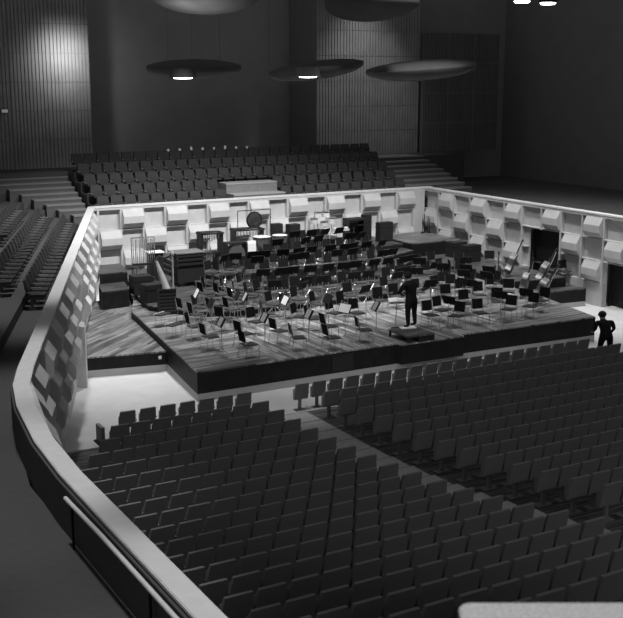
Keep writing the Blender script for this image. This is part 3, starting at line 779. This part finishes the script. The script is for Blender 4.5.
# double basses
def bass(foot, head, zf, label, twist=0):
    """foot/head pixels; the instrument leans in the plane facing the camera"""
    f_ = at(foot[0], foot[1], zf+.02)
    r = ray(*head); 
    # head point: on the vertical plane through the foot that faces the camera direction
    n = Vector((math.sin(YAW), math.cos(YAW), 0)); t_ = ((f_-CAMP).dot(n))/r.dot(n); h_ = CAMP+r*t_
    up = (h_-f_); L = up.length; up.normalize()
    fw = -n + up*(n.dot(up)); fw.normalize()
    fw = Matrix.Rotation(twist,3,up) @ fw
    side = up.cross(fw).normalized()
    m = Matrix(((side.x,fw.x,up.x,f_.x),(side.y,fw.y,up.y,f_.y),(side.z,fw.z,up.z,f_.z),(0,0,0,1)))
    s = L/1.9
    t = thing('double_bass', label, 'double bass', (0,0,0), 0, 'double basses'); t.matrix_world = m; 
    prof = []
    for k in range(28):
        u = k/27; z = .12+1.06*u
        w = .0+ (.34*math.sin(min(1,u/.22)*PI/2) if u < .22 else (.34-.13*math.sin((u-.22)/.26*PI/2) if u < .48 else (.21+.05*math.sin((u-.48)/.22*PI/2) if u < .70 else max(0,.26*math.cos(min(1,(u-.70)/.30)*PI/2)+1e-9)**1.0+.02)))
        prof.append((w*s, z*s))
    pts = [(w,z) for w,z in prof]+[(-w,z) for w,z in reversed(prof)]
    pts = [(x*1.25,z) for x,z in pts]; mb = MB(); nn = len(pts); dp = .13*s
    mb.add([(x,-dp,z) for x,z in pts]+[(x,dp,z) for x,z in pts], [(i,(i+1)%nn,(i+1)%nn+nn,i+nn) for i in range(nn)])
    obj('ribs', mb, 'ribwood', t)
    def arched(y0, y1):
        a = MB(); c = len(pts)
        vs = [(x,y0,z) for x,z in pts]+[(x*.6,y1,z*.62+.22*s) for x,z in pts]
        return a.add(vs, [(i,(i+1)%c,(i+1)%c+c,i+c) for i in range(c)]+[tuple(range(c,2*c))])
    obj('front', arched(dp,dp+.035), 'varnish', t, smooth=True); obj('back', arched(-dp,-dp-.035), 'varnish', t, smooth=True)
    obj('neck', MB().tube([(0,dp*.5,1.12*s),(0,dp*.7,1.75*s)], .028, 8), 'varnish', t)
    obj('fingerboard', MB().add([(-.03,dp+.03,.8*s),(.03,dp+.03,.8*s),(.02,dp*.7+.05,1.72*s),(-.02,dp*.7+.05,1.72*s),(-.03,dp+.06,.8*s),(.03,dp+.06,.8*s),(.02,dp*.7+.07,1.72*s),(-.02,dp*.7+.07,1.72*s)],[(0,3,2,1),(4,5,6,7),(0,1,5,4),(1,2,6,5),(2,3,7,6),(3,0,4,7)]), 'maple', t)
    obj('scroll', MB().lathe([(.01,-.03),(.045,-.02),(.045,.02),(.01,.03)], n=12).xf(Matrix.Translation((0,dp*.7+.02,1.86*s)) @ Matrix.Rotation(PI/2,4,'Y')).tube([(0,dp*.7,1.72*s),(0,dp*.7,1.86*s)], .03, 6), 'varnish', t)
    obj('bridge', MB().box(-.08,dp+.03,.5*s,.08,dp+.05,.62*s), 'maple', t)
    obj('endpin', MB().tube([(0,0,0),(0,0,.14*s)], .012, 6), 'chrome', t)
    return t
BASS = [((521,297),(531,257),'double bass with bright neck standing nearest the conductor',1.2),((533,304),(557,263),'double bass leaning far to the right, nearest the stage edge',1.0),
        ((536,286),(555,247),'double bass leaning before the dark wall doorway',1.1),((506,276),(521,239),'double bass standing left of the dark doorway, rearmost',1.2),
        ((498,283),(500,252),'dark double bass behind the right strings',-.9)]
for f_,h_,l_,tw in BASS:
    q = at(f_[0],f_[1],DECK); z_ = DECK
    for _ in range(4): q = at(f_[0],f_[1],z_); z_ = ground(q.x,q.y)
    bass(f_, h_, min(z_, DECK) if f_[0] > 530 else z_, l_, tw)
RAD = {'gong':.9,'tubular bells':.6,'harp':.55,'cabinet':.5,'keyboard':.8,'table':.5,'timpani':.45,'rack':.35,'drum':.45,'xylophone':.7,'drum kit':.9,'case':.5,'microphone stand':.15,'double bass':.5}
for o in list(COL.objects):
    c_ = o.get('category')
    if c_ in RAD: OCC.append((o.location.x, o.location.y, RAD[c_]))
# wind and brass rows on the risers: chairs facing the conductor, a stand before each
row_names = ['first','second','third','fourth','fifth','sixth']
for r,(y,xa,xb) in enumerate([(6.9,5.6,12.6),(8.1,5.8,13.6),(9.9,6.4,13.8),(11.1,6.0,14.0),(12.5,8.6,14.6),(14.3,10.6,14.4)]):
    n = int((xb-xa)/.68)
    for i in range(n):
        x = xa+(xb-xa)*(i+.5)/n+random.uniform(-.08,.08); yy = y+random.uniform(-.1,.1)+.03*abs(x-9.5)
        f = -90+(9.8-x)*-3.0
        chair(x, yy, R(f-90+random.uniform(-9,9)), f'black orchestra chair in the {row_names[r]} riser row, {ORD[i]} from the left', 'riser chairs')
        if r in (1,3,5) or i % 3 != 1:
            stand(x+random.uniform(-.1,.1), yy-.62, R(f+270+random.uniform(-12,12)), f'black music stand in the {row_names[r]} riser row, {ORD[i]} from the left', 'small' if random.random() < .12 else None, 'riser stands')
# right-hand strings in loose arcs
cnt = 0
for r,(rad,a0,a1,n) in enumerate([(7.0,28,62,5),(8.2,24,60,6)]):
    for i in range(n):
        a = R(a0+(a1-a0)*i/(n-1)); x = 8.4+rad*math.cos(a); y = .8+rad*math.sin(a)
        if x > 16.6: continue
        chair(x, y, a+PI/2, f'black chair among the {"inner" if r == 0 else "outer"} right strings, {ORD[i]} from the stage edge', 'right string chairs')
        stand(x-.6*math.cos(a), y-.6*math.sin(a), a-PI/2+PI, f'black stand among the {"inner" if r == 0 else "outer"} right strings, {ORD[i]} from the edge', None, 'right string stands')

# fuller string desks left of the podium and at the back right
LM = [(228,300,-20),(245,296,-40),(262,292,-60),(283,299,-60),(292,292,-70),(236,311,0),(206,305,10),(220,296,-10),(310,298,-70),(327,303,-75),(340,296,-80),(365,300,-80),
      (388,300,-85),(243,322,10),(268,326,-20),(288,318,-40),(313,331,0),(345,316,-75),(183,309,0),(226,320,0),(252,306,-40),(232,290,-60),(213,288,-60),(248,284,-80)]
RM = [(436,290,-95),(449,288,-100),(461,283,-110),(474,286,-110),(487,281,-120),(445,278,-100),(459,274,-110),(473,277,-115),(489,272,-125),(500,292,-130),(513,296,-140),(428,284,-95),
      (480,294,-120),(466,294,-110),(503,284,-130),(452,298,-100),(486,303,-130),(520,306,-150),(500,275,-140),(434,273,-95),(421,276,-90)]
for nm,L_ in (('left of the podium',LM),('at the back right',RM)):
    L_.sort(); k_ = 0
    for (a_,b_,f_) in L_:
        z_ = DECK
        for _ in range(3): q = at(a_,b_,z_); z_ = ground(q.x,q.y)
        if chair(q.x, q.y, R(f_-90+random.uniform(-12,12)), f'black chair among the crowded string desks {nm}, {ORD[k_]} counted from the left', 'crowded string desks'):
            if k_ % 2: stand(q.x+.62*math.cos(R(f_)), q.y+.62*math.sin(R(f_)), R(f_-90), f'black stand among the crowded string desks {nm}, by the {ORD[k_]} chair', None, 'crowded desk stands')
            k_ += 1
# bass stools and dark chairs with pale seats at the back right
for k,(p_,w_) in enumerate([((555,270),'on the upper right riser block'),((565,272),'at the outer end of the right riser block'),((540,262),'before the dark doorway'),((470,286),'under the wall at right'),((488,272),'behind the dark double bass'),((455,275),'left of the right strings')]):
    q = at(p_[0],p_[1],1.2); chair(q.x, q.y, R(150+20*k), 'dark chair '+w_, 'back right chairs')

# ------------------------------------------------------------------ conductor, podium
pz = DECK+.25
t = thing('podium', "conductor's dark box podium at the front edge of the stage", 'podium', (8.12,.38,DECK), 0)
obj('platform', MB().box(-.55,-.62,.19,.55,.6,.25), 'riser', t, bevel=.01)
obj('side_panel', MB().box(-.1,-.61,.0,.54,.59,.188), 'blackpaint', t)
for (x,y) in ((-.5,-.56),(-.5,.54)): obj('leg', MB().box(x-.03,y-.03,0,x+.03,y+.03,.19), 'blackpaint', t)
obj('edge_strip', MB().box(-.1,-.64,.20,.55,-.625,.235), 'satin', t)  # bright strip put along the podium edge for its highlight
q = at(401,324,pz)
def skeleton(verts, edges, radii, root):
    me = bpy.data.meshes.new('body'); me.from_pydata(verts, edges, []); o = bpy.data.objects.new('body_src', me); COL.objects.link(o)
    sm = o.modifiers.new('skin','SKIN'); sm.use_smooth_shade = True
    for i,r in enumerate(radii):
        sv = me.skin_vertices[0].data[i]; sv.radius = (r,r) if not isinstance(r,tuple) else r
        sv.use_root = (i == root)
    o.modifiers.new('sub','SUBSURF').levels = 2
    bpy.context.view_layer.update()
    dg = bpy.context.evaluated_depsgraph_get(); m2 = bpy.data.meshes.new_from_object(o.evaluated_get(dg)); bpy.data.objects.remove(o, do_unlink=True)
    return m2
def person(name, label, loc, rz, pose, suit='suit'):
    """pose: dict of joints; figure faces +y"""
    V, Ee, Rr = [], [], []
    def j(p, r, par=None):
        V.append(p); Rr.append(r)
        if par is not None: Ee.append((par, len(V)-1))
        return len(V)-1
    pel = j(pose['pelvis'], (.15,.11)); ch = j(pose['chest'], (.185,.12), j(pose['waist'], (.14,.10), pel))
    nb = j(pose['neck'], .06, ch); hd = j(pose['head0'], .075, nb); h2 = j(pose['head1'], .098, hd); h3 = j(pose['head2'], .075, h2)
    for s in ('l','r'):
        sh = j(pose['sh_'+s], .075, ch); el = j(pose['el_'+s], .05, sh); wr_ = j(pose['wr_'+s], .032, el)
        hnd = Vector(pose['wr_'+s]); d = (hnd-Vector(pose['el_'+s])).normalized()
        sd = d.cross(Vector((0,0,1))).normalized(); pm = j(tuple(hnd+d*.07), .034, wr_)
        for k,(o_,l_) in enumerate(((-.03,.075),(-.01,.09),(.012,.085),(.03,.065))):
            a = j(tuple(hnd+d*.11+sd*o_), .011, pm); j(tuple(hnd+d*(.11+l_*.55)+sd*o_*1.1-Vector((0,0,.012))), .010, a)
        a = j(tuple(hnd+d*.06-sd*.045), .012, pm); j(tuple(hnd+d*.10-sd*.065), .010, a)
        hp = j(pose['hip_'+s], .10, pel); kn = j(pose['kn_'+s], .068, hp); an = j(pose['an_'+s], .045, kn); f = Vector(pose['an_'+s])
        j((f.x, f.y+.15, .035), .035, an)
    me = skeleton(V, Ee, Rr, 0)
    me.materials.clear(); me.materials.append(M[suit]); me.materials.append(M['skin'])
    hc = Vector(pose['head1']); hands = [Vector(pose['wr_l']), Vector(pose['wr_r'])]; els = [Vector(pose['el_l']), Vector(pose['el_r'])]
    for p in me.polygons:
        c = p.center; sk = (c-hc).length < .17
        for h_, e_ in zip(hands, els):
            if (c-h_).dot((h_-e_).normalized()) > .0 and (c-h_).length < .25: sk = True
        p.material_index = 1 if sk else 0; p.use_smooth = True
    t = thing(name, label, 'person', loc, rz)
    o = bpy.data.objects.new('body', me); COL.objects.link(o); o.parent = t
    hair = MB().lathe([(.02,.115),(.07,.098),(.098,.05),(.104,0),(.100,-.05),(.09,-.07),(.085,-.02)], c=(0,-.018,0), n=18).xf(Matrix.Translation(hc+Vector((0,-.005,.03))) @ Matrix.Rotation(R(14),4,'X'))
    obj('hair', hair, 'hair', t, smooth=True)
    face = MB().lathe([(.004,.03),(.012,0),(.016,-.02),(.006,-.03)], c=(0,.10,0), n=8).xf(Matrix.Translation(hc))
    obj('nose', face, 'skin', t, smooth=True)
    for s in (-1,1): obj('ear', MB().lathe([(.005,-.03),(.016,0),(.005,.03)], c=(s*.105,0,0), n=8).xf(Matrix.Translation(hc)), 'skin', t, smooth=True)
    return t
S_ = 1.05
pose = dict(pelvis=(0,0,.97), waist=(0,.02,1.12), chest=(0,.05,1.36), neck=(0,.10,1.54), head0=(0,.13,1.60), head1=(0,.16,1.68), head2=(0,.17,1.75),
    sh_l=(-.22,.06,1.45), el_l=(-.29,.16,1.17), wr_l=(-.22,.40,1.13), sh_r=(.22,.06,1.45), el_r=(.28,.17,1.18), wr_r=(.18,.41,1.14),
    hip_l=(-.11,0,.90), kn_l=(-.125,.01,.50), an_l=(-.13,-.02,.08), hip_r=(.11,0,.90), kn_r=(.125,.01,.50), an_r=(.13,-.02,.08))
q = at(411,327,pz)
cond = person('person', 'person in a dark suit standing on the podium, bent over the score', (q.x,q.y,pz), R(20), pose)
cond.scale = (1.55,1.3,1.06)
# conductor's desk with white score
dx, dy = 8.05, 1.12
q = at(401,330,DECK); 
t = thing('conductor_desk', "conductor's flat desk on a thin pole beside the podium", 'music stand', (q.x-.05,q.y+.25,DECK), R(-25))
t.scale = (.82,.82,1); DQ = (q.x-.05, q.y+.25)
obj('pole', MB().tube([(0,0,.03),(0,0,1.0)], .02, 8), 'satin', t); obj('base', MB().lathe([(.22,0),(.22,.025),(.03,.05)], n=16), 'blackmetal', t)
TM = Matrix.Translation((0,0,1.02)) @ Matrix.Rotation(R(10),4,'X') @ Matrix.Translation((0,0,-1.245))
obj('desk', MB().box(-.33,-.24,1.22,.33,.24,1.245).xf(TM), 'blackmetal', t)
m = MB().add([(-.34,-.2,1.25),(0,-.2,1.262),(0,.2,1.262),(-.34,.2,1.25),(.34,-.2,1.25),(.34,.2,1.25)],[(0,1,2,3),(1,4,5,2)])
m2 = MB().add([(-.34,-.2,1.25),(.34,-.2,1.25),(.34,.2,1.25),(-.34,.2,1.25),(-.34,-.2,1.27),(0,-.2,1.30),(.34,-.2,1.27),(.34,.2,1.27),(0,.2,1.30),(-.34,.2,1.27)],[(0,3,2,1),(4,5,8,9),(5,6,7,8),(0,1,6,5,4),(3,9,8,7,2),(0,4,9,3),(1,2,7,6)])
m2.xf(TM); s = obj('open_score', m2, 'paper'); s.location = (DQ[0],DQ[1],DECK); s.scale = (.82,.82,1); s.rotation_euler = (0,0,R(-25)); tag(s, "bright white open score on the conductor's desk", 'score')
q = at(401,325,pz+.02)
s = obj('folder', MB().box(-.27,-.14,0,.27,.14,.03), 'paper'); s.location = (max(q.x,7.86),min(q.y,.8),pz+.002); s.rotation_euler = (0,0,R(-12)); tag(s, 'white folder lying on the podium left of the standing person', 'folder')

# person at the right stage end
pose2 = dict(pelvis=(0,-.05,.92), waist=(0,.0,1.07), chest=(.0,.12,1.28), neck=(0,.22,1.43), head0=(0,.26,1.49), head1=(0,.29,1.57), head2=(0,.30,1.64),
    sh_l=(-.21,.12,1.37), el_l=(-.25,.10,1.12), wr_l=(-.19,.32,.98), sh_r=(.21,.12,1.37), el_r=(.26,.08,1.12), wr_r=(.27,.27,.93),
    hip_l=(-.11,-.05,.86), kn_l=(-.13,.02,.47), an_l=(-.13,-.08,.08), hip_r=(.11,-.05,.86), kn_r=(.13,.0,.47), an_r=(.14,-.1,.08))
q = at(604,361,0)
p2 = person('person', 'person in dark clothes standing on the floor past the right stage corner', (q.x,q.y,0), R(-20), pose2)
p2.scale = (1.35,1.3,1.0)
# wall socket plate light on the stage side
q = at(160,358.5,.5)
pl = obj('cable_socket', MB().box(-.05,-.02,-.05,.05,.02,.05), 'trim_glint'); pl.location = (.28,3.755,.5); tag(pl, 'tiny white socket on the black front of the left side platform', 'socket')
# small side console at the end of the front row
t = thing('end_panel', 'grey slatted end panel beside the leftmost front-row seat', 'panel', (-3.80,-2.2,0), 0)
obj('panel', MB().box(-.05,-.2,.05,.05,.25,.50), 'stallseat', t); obj('foot', MB().box(-.12,-.22,0,.12,.27,.045), 'blackmetal', t)

# ------------------------------------------------------------------ reflector discs
def reflector(px, py, Y, half_px, thick, label, lamp=None, tilt=(0,0), wires=()):
    c = atY(px, py, Y); d = (c-CAMP); dep = d.length; r = half_px*dep/F
    t = thing('ceiling_reflector', label, 'reflector', tuple(c), 0, 'hanging reflector discs')
    prof = [(max(.02,r*math.sin(PI/2*k/9)),-thick*.55*math.cos(PI/2*k/9)) for k in range(9)]+[(r,.05*thick),(r*.985,.14*thick),(r*.8,.27*thick),(r*.5,.38*thick),(.02,.45*thick)]
    mt = Matrix.Rotation(R(tilt[0]),4,Vector((math.cos(YAW),-math.sin(YAW),0))) @ Matrix.Rotation(R(tilt[1]),4,Vector((math.sin(YAW),math.cos(YAW),0)))
    obj('disc', MB().lathe(prof, n=48).xf(mt), 'disc', t, smooth=True)
    if lamp:
        l = atY(lamp[0], lamp[1], Y-r*.7)-c
        obj('lamp_rim', MB().lathe([(.30,.0),(.40,-.05),(.40,.25),(.30,.25)], c=(l.x,l.y,l.z), n=24), 'disc', t, smooth=True)
        lp = obj('lamp', MB().lathe([(.02,-.09),(.25,-.08),(.36,0),(.36,.1)], c=(l.x,l.y,l.z), n=24), 'lamp', t, smooth=True)
    for k,(wx,wy) in enumerate(wires):
        a = atY(wx,wy,Y)-c; obj('cable', MB().tube([(a.x,a.y,a.z),(a.x,a.y,17-c.z)], .007, 4), 'cable', t)
    return c
reflector(194, 68, 2.5, 46, .62, 'dark reflector disc with a lit lamp, on the left of the lower discs', (183,76), (2,0), ((168,60),(192,60),(220,64)))
reflector(316, 69, 2.5, 47, .62, 'dark reflector disc with a lit lamp, in the middle of the lower discs', (308,75), (2,-7), ((269,64),(303,62),(312,60)))
reflector(421, 69, 2.5, 54, .7, 'dark reflector disc without a lamp, on the right of the lower discs', None, (2,-4), ((381,66),(420,60),(461,62)))
reflector(205, -6, .5, 53, 1.0, 'pale underlit reflector disc cut by the top edge, at the left', None, (-4,0), ())
reflector(372, 2, .5, 46, 1.05, 'grey reflector disc cut by the top edge, at the centre', None, (-4,-3), ())
for px_,py_,l_ in ((522,1.5,'left'),(548,3.2,'right')):
    c = atY(px_,py_,10); t = thing('ceiling_lamp', f'bright ceiling lamp at the top of the picture, {l_} of the pair', 'lamp', tuple(c), 0, 'pair of ceiling lamps')
    obj('glass', MB().lathe([(.02,-.08),(.3,-.06),(.36,0),(.36,.05)], n=24), 'lamp', t, smooth=True); obj('housing', MB().lathe([(.40,.02),(.42,.1),(.2,.5),(.04,.55)], n=24), 'blackmetal', t, smooth=True)
    obj('cable', MB().tube([(0,0,.5),(0,0,17-c.z)], .015, 4), 'blackmetal', t)
# balcony parapet in front of the camera position, lower right
q0 = at(457,602,7.6); q1 = at(700,602,7.6)
ax = (q1-q0).normalized(); bk = Vector((-math.sin(YAW),-math.cos(YAW),0))
pw = (q1-q0).length
t = thing('balcony_ledge', 'pale speckled balcony ledge with rounded corner, at the lower right', 'ledge', (q0.x,q0.y,0), -YAW)
rr = .05; pts = [(pw,-1.2),(pw,0),(rr,0),(rr*.3,-rr*.3),(0,-rr),(0,-1.2)]; pts.reverse()
led = mat('speckled_ledge', .62, .8, .2, var=.22, scale=60); M['led'] = led
obj('top', MB().prism(pts, 7.52, 7.6), 'led', t, bevel=.008)
obj('panel', MB().prism([(x*.98+.03,y*.9-.06) for x,y in pts], 3.21, 7.518), 'stallseat', t)

# ------------------------------------------------------------------ light
def spot(x, y, z, tx, ty, tz, power, size=60, blend=.6, rad=.35):
    l = bpy.data.lights.new('stage_or_fill_spot','SPOT'); l.energy = power; l.spot_size = R(size); l.spot_blend = blend; l.shadow_soft_size = rad
    o = bpy.data.objects.new('stage_or_fill_spot', l); COL.objects.link(o); o.location = (x,y,z)
    o.rotation_euler = (Vector((tx,ty,tz))-Vector((x,y,z))).to_track_quat('-Z','Y').to_euler(); return o
for (x,y,tx,ty,tz,p,sz) in ((2.0,6.5,2.5,11.0,1.0,6800,84),(7.0,6.5,7.0,12.0,1.5,6800,84),(12.0,6.5,12.0,12.0,1.5,5400,84),(16.0,5.0,18.5,9.0,1.5,5300,84),
                      (-.5,-4.5,2.5,3.0,1.0,2700,52),(7.0,-4.5,8.0,3.0,1.5,2300,52),(15.0,-4.5,15.0,3.0,1.5,2300,52)):
    spot(x, y, 16.2, tx, ty, tz, p, sz, .6)
for (x,y,tx,ty,p,sz) in ((-4.0,1.0,-4.0,1.6,3000,44),(19.0,2.0,19.5,4.0,2500,46),(-7.4,-8.0,-7.6,-7.8,2700,38),(-8.8,-13.5,-8.9,-13.5,2700,32),(-8.8,-19.0,-8.9,-19.0,2700,32),(-10.0,-25.5,-9.0,-25.0,1300,40)):
    spot(x, y, 15.5, tx, ty, 0, p, sz, .8)
spot(3.7, 22.5, 10.9, 3.7, 24.3, 10.4, 230, 130, 1.0, .15)  # no lamp hangs here; spot put in for the ribbed wall's bright patch
spot(2.0, -34.0, 15.0, 5.0, -8.0, 0, 1100, 50, .8)  # fill added behind the camera to lift the stalls seat backs
spot(20.5, 20.5, 15.5, 21.0, 24.3, 8.5, 640, 70, 1.0, .3)
dc = atY(205,-6,.5)
spot(dc.x-1.1, dc.y-1.6, dc.z-2.2, dc.x-.5, dc.y-.2, dc.z, 170, 90, 1.0, .1)  # added spot without a fixture, brightens the top-left disc from below
hl = atY(183,19,-.4); ht = atY(183,9,0)
spot(hl.x, hl.y, hl.z, ht.x, ht.y, ht.z, 9, 120, 1.0, .05)  # small added spot, no fixture, makes the hot spot under that disc
w = bpy.data.worlds.new('hall_ambient'); bpy.context.scene.world = w; w.use_nodes = True
w.node_tree.nodes['Background'].inputs['Color'].default_value = (1,1,1,1); w.node_tree.nodes['Background'].inputs['Strength'].default_value = .082
vs = bpy.context.scene.view_settings; vs.view_transform = 'Standard'; vs.look = 'None'; vs.gamma = 1; vs.exposure = 0; vs.use_curve_mapping = False
